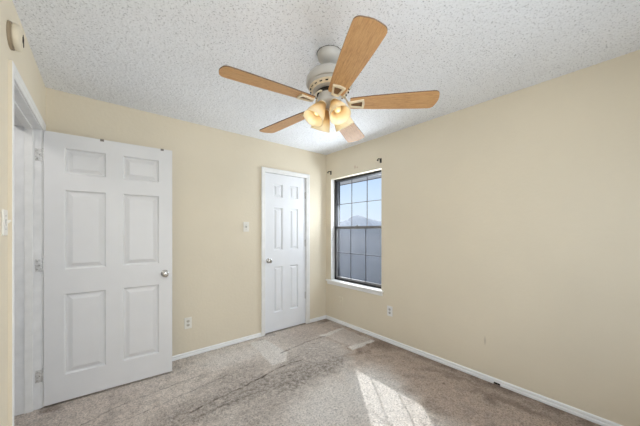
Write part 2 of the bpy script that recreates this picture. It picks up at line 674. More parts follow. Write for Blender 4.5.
def floor_masks(X, Y):
    rg = np.random.default_rng(3)
    W = blur(rg.normal(size=X.shape), 30)
    W /= W.std()
    W2 = blur(rg.normal(size=X.shape), 6)
    W2 /= W2.std()
    Xw, Yw = X + 0.018 * W + 0.006 * W2, Y + 0.018 * np.roll(W, 37, 0) + 0.006 * np.roll(W2, 11, 1)
    soil = np.zeros(X.shape)

    def S(m, a):
        nonlocal soil
        soil = np.maximum(soil, m * a)
    S(ell(Xw, Yw, -0.95, -0.83, 0.62, 0.36, 0.25), 0.62)
    S(ell(Xw, Yw, -0.85, -1.05, 0.36, 0.17, 0.25), 0.95)
    S(ell(Xw, Yw, -1.25, -1.02, 0.55, 0.26, 0.05), 0.95)
    S(ell(Xw, Yw, -1.65, -0.95, 0.55, 0.24, 0.0), 0.85)
    S(ell(Xw, Yw, -2.00, -0.95, 0.50, 0.24, 0.0), 0.75)
    S(ell(Xw, Yw, -1.60, -0.66, 0.38, 0.20, 0.2), 0.62)
    S(ell(Xw, Yw, -1.60, -1.22, 0.55, 0.22, 0.2), 0.55)
    S(ell(Xw, Yw, -0.70, -0.42, 0.35, 0.30, 0.2), 0.40)
    S(0.40 * fade(W, 0.0, 1.6), 1.0)
    grime = np.zeros(X.shape)

    def G(m, a):
        nonlocal grime
        grime = np.maximum(grime, m * a)
    # dark filtration line along the right-hand baseboard, grey traffic dirt beside it
    edge = 1 - fade(-X, 0.02, 0.15)
    G(edge * (0.5 + 0.5 * fade(W, -0.8, 0.8)) * fade(-Y, 0.85, 1.15), 0.95)
    G(ell(Xw, Yw, -0.10, -1.10, 0.15, 0.20), 1.0)
    G(ell(Xw, Yw, -0.32, -1.06, 0.26, 0.07, 0.20) * (0.35 + 0.65 * fade(W2, -0.6, 0.6)), 0.9)
    G((1 - fade(-Yw, 0.01, 0.06)) * fade(X, -0.35, -0.2), 0.6)
    G(ell(Xw, Yw, -0.07, -0.05, 0.15, 0.09), 1.0)
    G(ell(Xw, Yw, -0.16, -1.95, 0.06, 0.30, 0.1), 0.7)
    G(ell(Xw, Yw, -0.20, -2.35, 0.08, 0.35, 0.1), 0.8)
    G(ell(X, Y, -0.335, -1.92, 0.022, 0.018), 0.9)
    G(ell(Xw, Yw, -2.87, -0.25, 0.08, 0.10), 0.9)
    xb = -0.74 + 0.26 * np.clip((Y + 1.25) / 0.4, 0, 1)
    brown = fade(X - xb + 0.02 * W, -0.08, 0.10) * fade(-Y, 0.15, 0.55)
    brown = np.maximum(brown, 0.55 * fade(X, -1.1, -0.5) * (1 - fade(-Y, 0.35, 0.7)))
    brown = np.maximum(brown, 0.40 * (1 - fade(X, -2.7, -1.9)))
    clean_sunlit = np.zeros(X.shape)
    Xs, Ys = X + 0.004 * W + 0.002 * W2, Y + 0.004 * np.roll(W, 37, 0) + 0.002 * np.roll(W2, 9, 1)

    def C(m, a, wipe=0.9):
        nonlocal clean_sunlit, soil, grime
        clean_sunlit = np.maximum(clean_sunlit, m * a)
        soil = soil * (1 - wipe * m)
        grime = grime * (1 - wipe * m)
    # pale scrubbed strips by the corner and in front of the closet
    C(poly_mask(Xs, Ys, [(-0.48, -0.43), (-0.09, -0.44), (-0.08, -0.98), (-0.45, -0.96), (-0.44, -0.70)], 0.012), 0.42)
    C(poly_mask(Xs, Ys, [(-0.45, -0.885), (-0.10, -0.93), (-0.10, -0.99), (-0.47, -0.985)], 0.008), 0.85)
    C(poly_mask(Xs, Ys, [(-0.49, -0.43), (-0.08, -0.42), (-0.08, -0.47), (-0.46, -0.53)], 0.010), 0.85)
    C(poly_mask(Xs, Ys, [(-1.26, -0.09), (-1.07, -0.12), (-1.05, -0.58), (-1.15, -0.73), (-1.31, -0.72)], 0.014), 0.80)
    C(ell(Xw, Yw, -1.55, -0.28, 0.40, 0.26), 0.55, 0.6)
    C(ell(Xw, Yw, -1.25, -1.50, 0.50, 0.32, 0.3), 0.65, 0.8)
    C(ell(Xw, Yw, -0.88, -1.66, 0.34, 0.60, -0.55), 0.9, 0.9)  # pale patch painted where the sun falls, whitening the lit carpet
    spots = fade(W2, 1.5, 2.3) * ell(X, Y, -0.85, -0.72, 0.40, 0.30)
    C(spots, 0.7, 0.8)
    crease = np.zeros(X.shape)

    def L(pts, w, a):
        nonlocal crease
        d = seg_dist(X + 0.004 * W, Y + 0.004 * np.roll(W, 21, 1), pts)
        crease = np.maximum(crease, (1 - fade(d, w * 0.4, w * 1.5)) * a * (0.45 + 0.55 * fade(W2, -1.0, 0.6)))
    L([(-2.10, -0.93), (-1.88, -0.89), (-1.66, -0.88), (-1.32, -0.80), (-1.13, -0.78), (-1.03, -0.82)], 0.008, 0.95)
    L([(-1.17, -0.74), (-1.00, -0.72)], 0.007, 0.6)
    L([(-1.11, -0.54), (-0.81, -0.50), (-0.57, -0.49), (-0.40, -0.51)], 0.008, 0.75)
    L([(-0.74, -0.56), (-0.62, -0.60)], 0.008, 0.6)
    L([(-1.22, -0.79), (-0.98, -0.88)], 0.007, 0.5)
    L([(-2.70, -0.60), (-2.42, -0.50), (-1.99, -0.46), (-1.80, -0.46)], 0.007, 0.45)
    L([(-2.45, -0.72), (-2.0, -0.66), (-1.70, -0.60)], 0.007, 0.45)
    L([(-2.10, -1.02), (-1.85, -1.00), (-1.60, -1.02)], 0.010, 0.6)
    out = {'soil': soil, 'grime': grime, 'brown': brown, 'clean_sunlit': clean_sunlit, 'crease': crease}
    return {k: np.clip(A, 0, 1) for k, A in out.items()}


def floor_z(X, Y):
    rg = np.random.default_rng(5)
    n = blur(rg.normal(size=X.shape), 1)
    n /= n.std()
    n2 = blur(rg.normal(size=X.shape), 12)
    n2 /= n2.std()
    return np.clip(-0.003 + 0.0016 * n + 0.0010 * n2, -0.008, 0.0)


floor = structure(grid_object('floor', XL - 0.14, 0.0, YR, 0.02, 0.008, floor_z, M_CARPET, floor_masks),
                  'worn and stained beige carpet', 'floor')
MB().box((XL - 1.4, YR - 0.12, -0.12), (0.18, 0.75, -0.0125)).build('subfloor', M_CARPET, floor)

# hall outside the open doorway and the closet behind its door
b = MB()
b.box((XL - 1.35, -2.4, 0), (XL - 1.25, 0.7, H))
b.box((XL - 1.25, -2.4, 0), (XL - 0.14, -2.3, H))
b.box((XL - 1.25, 0.6, 0), (XL - 0.14, 0.7, H))
b.box((XL - 0.14, 0.13, 0), (XL - 0.04, 0.7, H))
b.box((XL - 1.35, -2.4, H), (XL - 0.14, 0.7, H + 0.1))
b.box((XL - 0.14, 0.13, H), (XL - 0.04, 0.7, H + 0.1))
structure(b.build('wall_hall', M_HALL), 'grey hall wall beyond the doorway', 'wall')
b = MB()
b.box((CX0 - 0.3, 0.60, 0), (CX1 + 0.3, 0.70, H))
b.box((CX0 - 0.4, 0.13, 0), (CX0 - 0.3, 0.70, H))
b.box((CX1 + 0.3, 0.13, 0), (CX1 + 0.4, 0.70, H))
b.box((CX0 - 0.4, 0.13, H), (CX1 + 0.4, 0.70, H + 0.1))
structure(b.build('wall_closet', M_WALL), 'closet wall behind the closet door', 'wall')

# ------------------------------------------------------------------ baseboards
BP = [(0, 0), (0.015, 0), (0.015, 0.016), (0.013, 0.020), (0.0085, 0.022), (0.0085, 0.026), (0.010, 0.028), (0.010, 0.038), (0.006, 0.045), (0, 0.047)]


def baseboard(name, runs, label):
    mb = MB()
    for p0, p1, d in runs:
        prof = BP if p0[2] == 0 else [(0, 0)] + [(0.0085, 0)] + BP[5:]
        if p0[2]:
            p0, p1 = (p0[0], p0[1], 0), (p1[0], p1[1], 0)
            prof = [(a, max(b_, 0.015)) for a, b_ in prof]
        mb.sweep(prof, p0, p1, d)
    return structure(mb.build(name, M_WHITE), label, 'baseboard')


baseboard('baseboard_back', [((XL, 0, 0), (CX0 - 0.052, 0, 0), (0, -1, 0)), ((CX1 + 0.052, 0, 0), (0, 0, 0), (0, -1, 0))],
          'white baseboard along the wall with the closet door')
bb = baseboard('baseboard_right', [((0, 0, 0), (0, -2.195, 0), (-1, 0, 0)), ((0, -2.245, 0), (0, YR, 0), (-1, 0, 0)),
                                   ((0, -2.195, 0.018), (0, -2.245, 0.018), (-1, 0, 0))],
               'white baseboard along the window wall')
MB().add([(-0.0015, -2.193, 0.0), (-0.0015, -2.247, 0.0), (-0.0015, -2.243, 0.019), (-0.0015, -2.198, 0.019),
          (-0.006, -2.193, 0.0), (-0.006, -2.247, 0.0), (-0.006, -2.243, 0.019), (-0.006, -2.198, 0.019)],
         [(0, 1, 2, 3), (4, 5, 6, 7), (0, 1, 5, 4), (1, 2, 6, 5), (2, 3, 7, 6), (3, 0, 4, 7)]).build('dark_gap', M_HOLE, bb)
baseboard('baseboard_left', [((XL, OP_Y0 - 0.066, 0), (XL, YR, 0), (1, 0, 0)), ((XL, OP_Y1 + 0.066, 0), (XL, 0, 0), (1, 0, 0))],
          'white baseboard along the doorway wall')
baseboard('baseboard_rear', [((XL, YR, 0), (0, YR, 0), (0, 1, 0))], 'white baseboard behind the camera')

# ------------------------------------------------------------------ entry door frame (left wall)
# casing profile across its width: (across from opening edge outwards, thickness)
CP = [(0.0, 0.0), (0.0, 0.009), (0.006, 0.011), (0.022, 0.012), (0.030, 0.016), (0.052, 0.017), (0.057, 0.014), (0.057, 0.0)]


def casing(mb, o0, o1, z1, place, width=0.057, side_mi=0):
    """three mitred casing legs round an opening o0..o1 (along the wall), z1 high;
    place(along, out, z) gives the world point; outer edge face may carry its own material"""
    s = width / 0.057
    P = [(a * s, t) for a, t in CP]
    n = len(P)

    def strip(A, B):
        base = len(mb.v)
        mb.v += A + B
        for i in range(n - 1):
            mb.f.append((base + i, base + i + 1, base + n + i + 1, base + n + i))
            mb.mi.append(side_mi if i >= n - 2 else 0)
        mb.f += [tuple(base + i for i in range(n)), tuple(base + n + i for i in range(n))]
        mb.mi += [0, 0]
    strip([place(o0 - a, t, 0) for a, t in P], [place(o0 - a, t, z1 + a) for a, t in P])
    strip([place(o1 + a, t, 0) for a, t in P], [place(o1 + a, t, z1 + a) for a, t in P])
    strip([place(o0 - a, t, z1 + a) for a, t in P], [place(o1 + a, t, z1 + a) for a, t in P])


frame_in = empty('trim_1', (0, 0, 0))
structure(frame_in, 'white frame of the open doorway', 'door frame')
mb = MB()
casing(mb, OP_Y0 - 0.006, OP_Y1 + 0.006, OP_Z + 0.004, lambda a, t, z: (XL + t, a, z), 0.057, 1)
mb.build('casing', [M_CASE, M_WALL], frame_in)
mb = MB()
casing(mb, OP_Y0 - 0.006, OP_Y1 + 0.006, OP_Z + 0.004, lambda a, t, z: (XL - 0.14 - t, a, z))
mb.build('casing', M_CASE, frame_in)
mb = MB()
mb.box((XL - 0.14, OP_Y1, 0), (XL, OP_Y1 + 0.02, OP_Z))
mb.box((XL - 0.14, OP_Y0 - 0.02, 0), (XL, OP_Y0, OP_Z))
mb.box((XL - 0.14, OP_Y0 - 0.02, OP_Z), (XL, OP_Y1 + 0.02, OP_Z + 0.02))
mb.build('jamb', M_JAMB, frame_in)
mb = MB()
sx0, sx1 = XL - 0.085, XL - 0.042
mb.box((sx0, OP_Y1 - 0.012, 0), (sx1, OP_Y1, OP_Z), ch=0.003)
mb.box((sx0, OP_Y0, 0), (sx1, OP_Y0 + 0.012, OP_Z), ch=0.003)
mb.box((sx0, OP_Y0, OP_Z - 0.012), (sx1, OP_Y1, OP_Z), ch=0.003)
mb.build('door_stop', M_CASE, frame_in)

# closet door frame
frame_cl = empty('trim_2', (0, 0, 0))
structure(frame_cl, 'white frame round the closet door', 'door frame')
mb = MB()
casing(mb, CX0 + 0.004, CX1 - 0.004, CZ - 0.004, lambda a, t, z: (a, -t, z), 0.056, 1)
mb.build('casing', [M_CASE, M_WALL], frame_cl)
mb = MB()
mb.box((CX0, 0.001, 0), (CX0 + 0.004, 0.13, CZ))
mb.box((CX1 - 0.004, 0.001, 0), (CX1, 0.13, CZ))
mb.box((CX0, 0.001, CZ - 0.004), (CX1, 0.13, CZ))
mb.build('jamb', M_CASE, frame_cl)
mb = MB()
mb.box((CX0 + 0.004, 0.046, 0), (CX0 + 0.016, 0.085, CZ - 0.004))
mb.box((CX1 - 0.016, 0.046, 0), (CX1 - 0.004, 0.085, CZ - 0.004))
mb.box((CX0 + 0.004, 0.046, CZ - 0.016), (CX1 - 0.004, 0.085, CZ - 0.004))
mb.build('door_stop', M_CASE, frame_cl)


# ------------------------------------------------------------------ six panel doors
def panel_door(w, z0, z1, t, cols, rows):
    """slab in local x (0..w), y (0 = front .. t = back), raised panels on both faces"""
    xs = sorted({0, w} | {v for c in cols for v in c})
    zs = sorted({z0, z1} | {v for r_ in rows for v in r_})
    mb = MB()
    rings = [(0.0, 0.0), (0.003, 0.002), (0.009, 0.0150), (0.015, 0.0165), (0.020, 0.0160), (0.044, 0.004), (0.048, 0.003)]
    small = [(a if a < 0.02 else 0.020 + (a - 0.020) * 0.75, d) for a, d in rings]
    for y, s in ((0.0, 1), (t, -1)):
        for i in range(len(xs) - 1):
            for k in range(len(zs) - 1):
                a, b_, c, d = xs[i], xs[i + 1], zs[k], zs[k + 1]
                if any(abs(a - q[0]) < 1e-6 for q in cols) and any(abs(c - q[0]) < 1e-6 for q in rows):
                    rg = small if (b_ - a) < 0.2 else rings
                    loops = []
                    for ins, dep in rg:
                        yy = y + s * dep
                        loops.append([(a + ins, yy, c + ins), (b_ - ins, yy, c + ins), (b_ - ins, yy, d - ins), (a + ins, yy, d - ins)])
                    base = len(mb.v)
                    for lp in loops:
                        mb.v += lp
                    for q in range(len(loops) - 1):
                        for e_ in range(4):
                            e2 = (e_ + 1) % 4
                            mb.f.append((base + q * 4 + e_, base + q * 4 + e2, base + (q + 1) * 4 + e2, base + (q + 1) * 4 + e_))
                            mb.mi.append(0)
                    q = len(loops) - 1
                    mb.f.append(tuple(base + q * 4 + e_ for e_ in range(4)))
                    mb.mi.append(0)
                else:
                    mb.add([(a, y, c), (b_, y, c), (b_, y, d), (a, y, d)], [(0, 1, 2, 3)])
    for k in range(len(zs) - 1):
        for x in (0, w):
            mb.add([(x, 0, zs[k]), (x, t, zs[k]), (x, t, zs[k + 1]), (x, 0, zs[k + 1])], [(0, 1, 2, 3)])
    for i in range(len(xs) - 1):
        for z in (z0, z1):
            mb.add([(xs[i], 0, z), (xs[i], t, z), (xs[i + 1], t, z), (xs[i + 1], 0, z)], [(0, 1, 2, 3)])
    # weld
    bm = bmesh.new()
    vv = [bm.verts.new(p) for p in mb.v]
    for f in mb.f:
        try:
            bm.faces.new([vv[i] for i in f])
        except ValueError:
            pass
    bmesh.ops.remove_doubles(bm, verts=bm.verts[:], dist=1e-5)
    bmesh.ops.recalc_face_normals(bm, faces=bm.faces[:])
    out = MB()
    return out.bm(bm)


def knob(parent, x, y, z, side, big=1.0):
    """side -1: sticks out towards local -y"""
    mt = Matrix.Translation((x, y, z)) @ (Matrix.Rotation(R(90), 4, 'X') if side < 0 else Matrix.Rotation(R(-90), 4, 'X'))
    s = big
    k = MB().lathe([(0.0065 * s, 0.012), (0.010 * s, 0.020), (0.0115 * s, 0.028), (0.022 * s, 0.038), (0.0265 * s, 0.047), (0.026 * s, 0.055),
                    (0.021 * s, 0.060), (0.009 * s, 0.0615)], 28, mt).build('knob', M_NICKEL, parent, 40)
    MB().lathe([(0.032 * s, 0.0), (0.032 * s, 0.004), (0.028 * s, 0.009), (0.011 * s, 0.013)], 28, mt).build('rosette', M_NICKEL, k, 40)
    MB().lathe([(0.0045, 0.0612), (0.0042, 0.0630), (0.002, 0.0634)], 12, mt).build('keyhole', M_SLOT, k)
    return k


# the open entry door: hinge side at the left wall, nearly parallel with the back wall
DW = 0.832
door_in = empty('door_1', (-2.918, -0.199, 0), math.atan2(-0.043, 0.828))
structure(door_in, 'white six panel door standing wide open against the back wall', 'door')
panel_door(DW, 0.012, 2.042, 0.035, [(0.111, 0.357), (0.467, 0.728)], [(0.208, 0.823), (1.008, 1.615), (1.738, 1.935)]
           ).build('slab', M_DOOR, door_in)
knob(door_in, 0.773, 0.0, 0.917, -1)
knob(door_in, 0.773, 0.035, 0.917, 1)
MB().box((DW - 0.0005, 0.005, 0.889), (DW + 0.0012, 0.030, 0.945)).build('latch_plate', M_NICKEL, door_in)
inv = (Matrix.Translation(door_in.location) @ Matrix.Rotation(door_in.rotation_euler.z, 4, 'Z')).inverted()
for hz in (0.24, 1.05, 1.86):
    hb = MB()
    hb.box((XL - 0.032, OP_Y1 - 0.0025, hz - 0.045), (XL + 0.002, OP_Y1 - 0.0002, hz + 0.045), ch=0.0008)
    hb.lathe([(0.0055, -0.046), (0.0055, 0.046)], 14, Matrix.Translation((XL + 0.008, OP_Y1 - 0.005, hz)))
    hb.lathe([(0.004, 0.046), (0.0062, 0.049), (0.004, 0.053)], 14, Matrix.Translation((XL + 0.008, OP_Y1 - 0.005, hz)))
    for dx, dz in ((-0.022, 0.030), (-0.010, 0.0), (-0.022, -0.030)):
        hb.lathe([(0.0038, 0), (0.003, 0.0012)], 10, Matrix.Translation((XL + dx, OP_Y1 - 0.0024, hz + dz)) @ Matrix.Rotation(R(90), 4, 'X'), 1)
    hb.v = [tuple(inv @ Vector(p)) for p in hb.v]
    hb.build('hinge', [M_HINGE, M_NICKEL], door_in, 40)

# closet door, closed
door_cl = empty('door_2', (CX0 + 0.007, 0.010, 0))
structure(door_cl, 'narrow white six panel closet door, closed', 'door')
CW = CX1 - CX0 - 0.014
panel_door(CW, 0.012, 2.039, 0.034, [(0.128, 0.262), (0.376, 0.510)], [(0.25, 0.842), (1.052, 1.605), (1.738, 1.910)]
           ).build('slab', M_CLOSET, door_cl)
knob(door_cl, 0.050, 0.0, 0.925, -1)
for hz in (0.40, 1.13, 1.80):
    hb = MB()
    hb.lathe([(0.0065, -0.045), (0.0065, 0.045)], 14, Matrix.Translation((CW + 0.001, -0.005, hz)))
    hb.lathe([(0.004, 0.045), (0.0068, 0.048), (0.004, 0.053)], 14, Matrix.Translation((CW + 0.001, -0.005, hz)))
    hb.box((CW - 0.014, -0.0018, hz - 0.045), (CW + 0.001, 0.0004, hz + 0.045))
    hb.build('hinge', M_HINGE, door_cl, 40)

# two strap hooks over the top edge of the open door
for i, (hx, lab) in enumerate(((0.332, 'small dark metal strap over the top middle of the open white door'),
                               (0.752, 'small dark metal strap over the top outer corner of the open white door'))):
    hk = empty('over_door_hook', door_in.matrix_basis @ Vector((hx, 0.0175, 2.0424)), door_in.rotation_euler.z)
    tag(hk, lab, 'hook', 'metal straps hooked over the open door')
    st = MB()
    st.box((-0.012, -0.0195, 0.0), (0.012, 0.0195, 0.002), ch=0.0006)
    st.box((-0.012, -0.0205, -0.016), (0.012, -0.0185, 0.002), ch=0.0006)
    st.box((-0.012, 0.0185, -0.10), (0.012, 0.0205, 0.002), ch=0.0006)
    st.build('strap', M_CLIP, hk)
    MB().tube([(0, 0.020, -0.095), (0, 0.034, -0.108), (0, 0.046, -0.100), (0, 0.050, -0.080)], 0.0035, 8).build('hook_arm', M_CLIP, hk, 50)

# ------------------------------------------------------------------ window in the right wall
win = empty('window_1', (0, 0, 0))
structure(win, 'black framed window with three by four panes', 'window')
FX0, FX1 = 0.070, 0.125
mb = MB()
mb.box((FX0, WY1 - 0.026, WZ0), (FX1, WY1, WZ1), ch=0.002)
mb.box((FX0, WY0, WZ0), (FX1, WY0 + 0.026, WZ1), ch=0.002)
mb.box((FX0, WY0, WZ1 - 0.030), (FX1, WY1, WZ1), ch=0.002)
mb.box((FX0, WY0, WZ0), (FX1, WY1, WZ0 + 0.022), ch=0.002)
mb.build('window_frame', M_BLACK, win)
mb = MB()
mb.box((FX1, WY1 - 0.003, WZ0), (0.182, WY1 - 0.0002, WZ1))
mb.box((FX1, WY0 + 0.0002, WZ0), (0.182, WY0 + 0.003, WZ1))
mb.box((FX1, WY0, WZ1 - 0.003), (0.182, WY1, WZ1 - 0.0002))
mb.build('outer_frame', M_BLACK, win)
# lower sash (inner track) and upper sash (outer track)
gy0, gy1 = WY0 + 0.026, WY1 - 0.026
MID = 1.350


def sash(z0, z1, x0, x1, stile, mats, rails):
    s = empty('sash', (0, 0, 0))
    s.parent = win
    f = MB()
    f.box((x0, gy1 - stile, z0), (x1, gy1, z1))
    f.box((x0, gy0, z0), (x1, gy0 + stile, z1))
    f.box((x0, gy0, z0), (x1, gy1, z0 + rails[0]))
    f.box((x0, gy0, z1 - rails[1]), (x1, gy1, z1))
    f.build('sash_frame', mats[0], s)
    xm = (x0 + x1) / 2
    MB().box((xm - 0.002, gy0 + stile, z0 + rails[0]), (xm + 0.002, gy1 - stile, z1 - rails[1])).build('pane', M_GLASS, s)
    g = MB()
    for q in (1, 2):
        yy = gy1 - stile + (gy0 - gy1 + 2 * stile) * q / 3
        g.box((xm - 0.0035, yy - 0.0045, z0 + rails[0]), (xm + 0.0035, yy + 0.0045, z1 - rails[1]))
    zz = (z0 + rails[0] + z1 - rails[1]) / 2
    g.box((xm - 0.0032, gy0 + stile, zz - 0.0045), (xm + 0.0032, gy1 - stile, zz + 0.0045))
    g.build('muntin', M_MUNTIN, s)
    return s


sash(MID - 0.018, WZ1 - 0.030, 0.099, 0.121, 0.012, (M_MUNTIN,), (0.030, 0.006))
lower = sash(WZ0 + 0.022, MID + 0.018, 0.074, 0.096, 0.020, (M_RAIL,), (0.026, 0.034))
lk = MB()
lk.box((0.056, -0.585, MID + 0.018), (0.094, -0.535, MID + 0.024), ch=0.001)
lk.lathe([(0.012, 0), (0.011, 0.008), (0.006, 0.011)], 14, Matrix.Translation((0.075, -0.56, MID + 0.024)))
lk.build('sash_lock', M_RAIL, lower, 40)
# insect screen outside the lower half
MB().box((0.1350, gy0, WZ0 + 0.006), (0.1358, gy1, MID + 0.01)).build('insect_screen', M_SCREEN, win)
mb = MB()
for lo, hi in (((0.128, gy0, WZ0), (0.142, gy0 + 0.012, MID + 0.015)), ((0.128, gy1 - 0.012, WZ0), (0.142, gy1, MID + 0.015)),
               ((0.128, gy0, MID), (0.142, gy1, MID + 0.015)), ((0.128, gy0, WZ0), (0.142, gy1, WZ0 + 0.012))):
    mb.box(lo, hi)
mb.build('screen_frame', M_MUNTIN, win)
# stool and apron
mb = MB()
mb.box((-0.035, WY0 - 0.030, WZ0 - 0.020), (0.0, WY1 + 0.085, WZ0), ch=0.004)
mb.box((-0.006, WY0 + 0.001, WZ0 - 0.020), (FX0, WY1 - 0.001, WZ0 + 0.0005))
mb.box((FX0, WY0 + 0.001, WZ0 - 0.020), (0.19, WY1 - 0.001, WZ0 - 0.002))
mb.build('window_sill', M_WHITE, win)
AP = [(0, 0), (0.008, 0), (0.012, 0.006), (0.013, 0.030), (0.017, 0.040), (0.017, 0.046), (0, 0.046)]
MB().sweep(AP, (0, WY1 + 0.070, WZ0 - 0.066), (0, WY0 - 0.015, WZ0 - 0.066), (-1, 0, 0)).build('apron', M_WHITE, win)
mb = MB()
mb.box((0.0005, WY1 - 0.002, WZ0), (FX0, WY1 - 0.0002, WZ1))
mb.box((0.0005, WY0 + 0.0002, WZ0), (FX0, WY0 + 0.002, WZ1))
mb.build('return', M_CASE, win)

# rear window, added behind the camera for the fill lamp
win2 = empty('fill_window', (0, 0, 0))
structure(win2, 'wide window added behind the camera for fill light', 'window')
mb = MB()
for lo, hi in (((-2.60, YR - 0.10, 0.60), (-2.56, YR - 0.05, 2.10)), ((-0.34, YR - 0.10, 0.60), (-0.30, YR - 0.05, 2.10)),
               ((-2.60, YR - 0.10, 0.60), (-0.30, YR - 0.05, 0.64)), ((-2.60, YR - 0.10, 2.06), (-0.30, YR - 0.05, 2.10)),
               ((-1.47, YR - 0.10, 0.60), (-1.43, YR - 0.05, 2.10))):
    mb.box(lo, hi)
mb.build('window_frame', M_WHITE, win2)  # frame of the added fill window
MB().box((-2.56, YR - 0.076, 0.64), (-0.34, YR - 0.072, 2.06)).build('pane', M_GLASS, win2)

# ------------------------------------------------------------------ outdoors, seen through the window
mb = MB()
mb.box((0.18, -4.0, 2.165), (0.86, 1.6, 2.185))
soff = mb.build('soffit', M_SOFFIT)
structure(soff, 'grey roof overhang outside above the window', 'roof overhang')
MB().add([(0.86, -4.0, 2.16), (0.90, -4.0, 2.16), (0.90, -4.0, 2.36), (0.18, -4.0, 2.70), (0.18, -4.0, 2.186), (0.86, -4.0, 2.186),
          (0.86, 1.6, 2.16), (0.90, 1.6, 2.16), (0.90, 1.6, 2.36), (0.18, 1.6, 2.70), (0.18, 1.6, 2.186), (0.86, 1.6, 2.186)],
         [(0, 1, 2, 3, 4, 5), (6, 7, 8, 9, 10, 11), (0, 1, 7, 6), (1, 2, 8, 7), (2, 3, 9, 8), (3, 4, 10, 9), (4, 5, 11, 10), (5, 0, 6, 11)]
         ).build('roof_edge', M_ROOF, soff)

# valley floor and the mountain ridge far off
g = MB()
g.add([(0.5, -900, -3.6), (1500, -900, -3.6), (1500, 1500, -3.6), (0.5, 1500, -3.6)], [(0, 1, 2, 3)])
structure(g.build('ground', M_GROUND), 'hazy flat ground below the window', 'ground')


def ridge(name, label, dist, prof, depth, seed):
    """mountain with real depth: a ridge line over bearing (px in the picture's frame is only used to lay it out), with flanks"""
    rn = random.Random(seed)
    cam_xy = Vector((-2.596, -2.993))
    f2, r2 = Vector((0.63781, 0.77019)), Vector((0.77019, -0.63781))
    pts = []
    n = 320
    u0, u1 = prof[0][0], prof[-1][0]
    for i in range(n + 1):
        u = u0 + (u1 - u0) * i / n
        for (a, ha), (c, hc) in zip(prof[:-1], prof[1:]):
            if a <= u <= c:
                t = (u - a) / (c - a)
                h = ha + (hc - ha) * t
                break
        h += rn.uniform(-1, 1) * 0.3
        p = cam_xy + (f2 + r2 * u) * dist
        pts.append((p, max(h, 0.5)))
    vs_, fs = [], []
    for p, h in pts:
        for off, k in ((-depth, 0.0), (-depth * 0.6, 0.35), (-depth * 0.25, 0.78), (0, 1.0), (depth * 0.5, 0.5), (depth, 0.0)):
            q = p + f2 * (off + rn.uniform(-0.02, 0.02) * depth)
            vs_.append((q.x, q.y, -3.6 + (h + 4.9) * k))
    for i in range(n):
        for k in range(5):
            fs.append((i * 6 + k, (i + 1) * 6 + k, (i + 1) * 6 + k + 1, i * 6 + k + 1))
    o = MB().add(vs_, fs).build(name, M_HILL)
    return structure(o, label, 'mountain')


ridge('mountain', 'hazy blue mountain on the horizon seen through the window', 520,
      [(-1.2, 6), (-0.5, 12), (-0.05, 11), (0.04, 14), (0.065, 16), (0.085, 19), (0.105, 22), (0.122, 29), (0.140, 31), (0.160, 29), (0.185, 24), (0.21, 21), (0.26, 17), (0.34, 13), (0.5, 10), (0.9, 14), (1.3, 6)], 190, 4)

# ------------------------------------------------------------------ wall plates
def wall_place(o, loc, facing):
    """local -y is the front of a plate; turn it so that it faces into the room"""
    o.location = loc
    o.rotation_euler = (0, 0, {'back': 0.0, 'right': R(-90), 'left': R(90)}[facing])


def plate_mesh(w, h):
    return MB().box((-w / 2, -0.006, -h / 2), (w / 2, 0, h / 2), ch=0.0025)


def make_switch(loc, facing, label, m):
    o = empty('light_switch', loc)
    wall_place(o, loc, facing)
    tag(o, label, 'switch')
    plate_mesh(0.071, 0.116).build('cover_plate', m, o)
    MB().box((-0.007, -0.0085, -0.014), (0.007, -0.0055, 0.014), ch=0.001).build('toggle_collar', M_SOCKET, o)
    MB().add([(-0.004, -0.006, -0.010), (0.004, -0.006, -0.010), (0.004, -0.006, 0.010), (-0.004, -0.006, 0.010),
              (-0.0035, -0.022, 0.006), (0.0035, -0.022, 0.006), (0.0035, -0.020, 0.013), (-0.0035, -0.020, 0.013)],
             [(0, 1, 2, 3), (4, 5, 6, 7), (0, 1, 5, 4), (1, 2, 6, 5), (2, 3, 7, 6), (3, 0, 4, 7)]).build('toggle', M_CREAM, o)
    for z in (-0.030, 0.030):
        MB().lathe([(0.0035, 0), (0.003, 0.0012)], 10, Matrix.Translation((0, -0.006, z)) @ Matrix.Rotation(R(90), 4, 'X')).build('screw', M_SOCKET, o)
    return o


def make_outlet(loc, facing, label, m, mf):
    o = empty('wall_outlet', loc)
    wall_place(o, loc, facing)
    tag(o, label, 'outlet')
    plate_mesh(0.071, 0.116).build('cover_plate', m, o)
    for z in (-0.0195, 0.0195):
        oc = [(0.0135 * math.cos(a) * 1.25, 0.0135 * math.sin(a)) for a in [2 * PI * k / 20 for k in range(20)]]
        oc = [(max(-0.0150, min(0.0150, x)), y) for x, y in oc]
        mt = Matrix.Translation((0, -0.006, z)) @ Matrix.Rotation(R(90), 4, 'X')
        r_ = MB().prism(oc, 0, 0.002, mat=mt).build('socket', mf, o)
        s = MB()
        s.box((-0.0075, -0.0086, z - 0.003), (-0.0050, -0.0078, z + 0.006))
        s.box((0.0050, -0.0086, z - 0.003), (0.0075, -0.0078, z + 0.005))
        s.lathe([(0.0028, 0), (0.0028, 0.0006)], 10, Matrix.Translation((0, -0.0080, z - 0.0075)) @ Matrix.Rotation(R(90), 4, 'X'))
        s.build('slots', M_SLOT, r_)
    MB().lathe([(0.0035, 0), (0.003, 0.0012)], 10, Matrix.Translation((0, -0.006, 0)) @ Matrix.Rotation(R(90), 4, 'X')).build('screw', M_SOCKET, o)
    return o


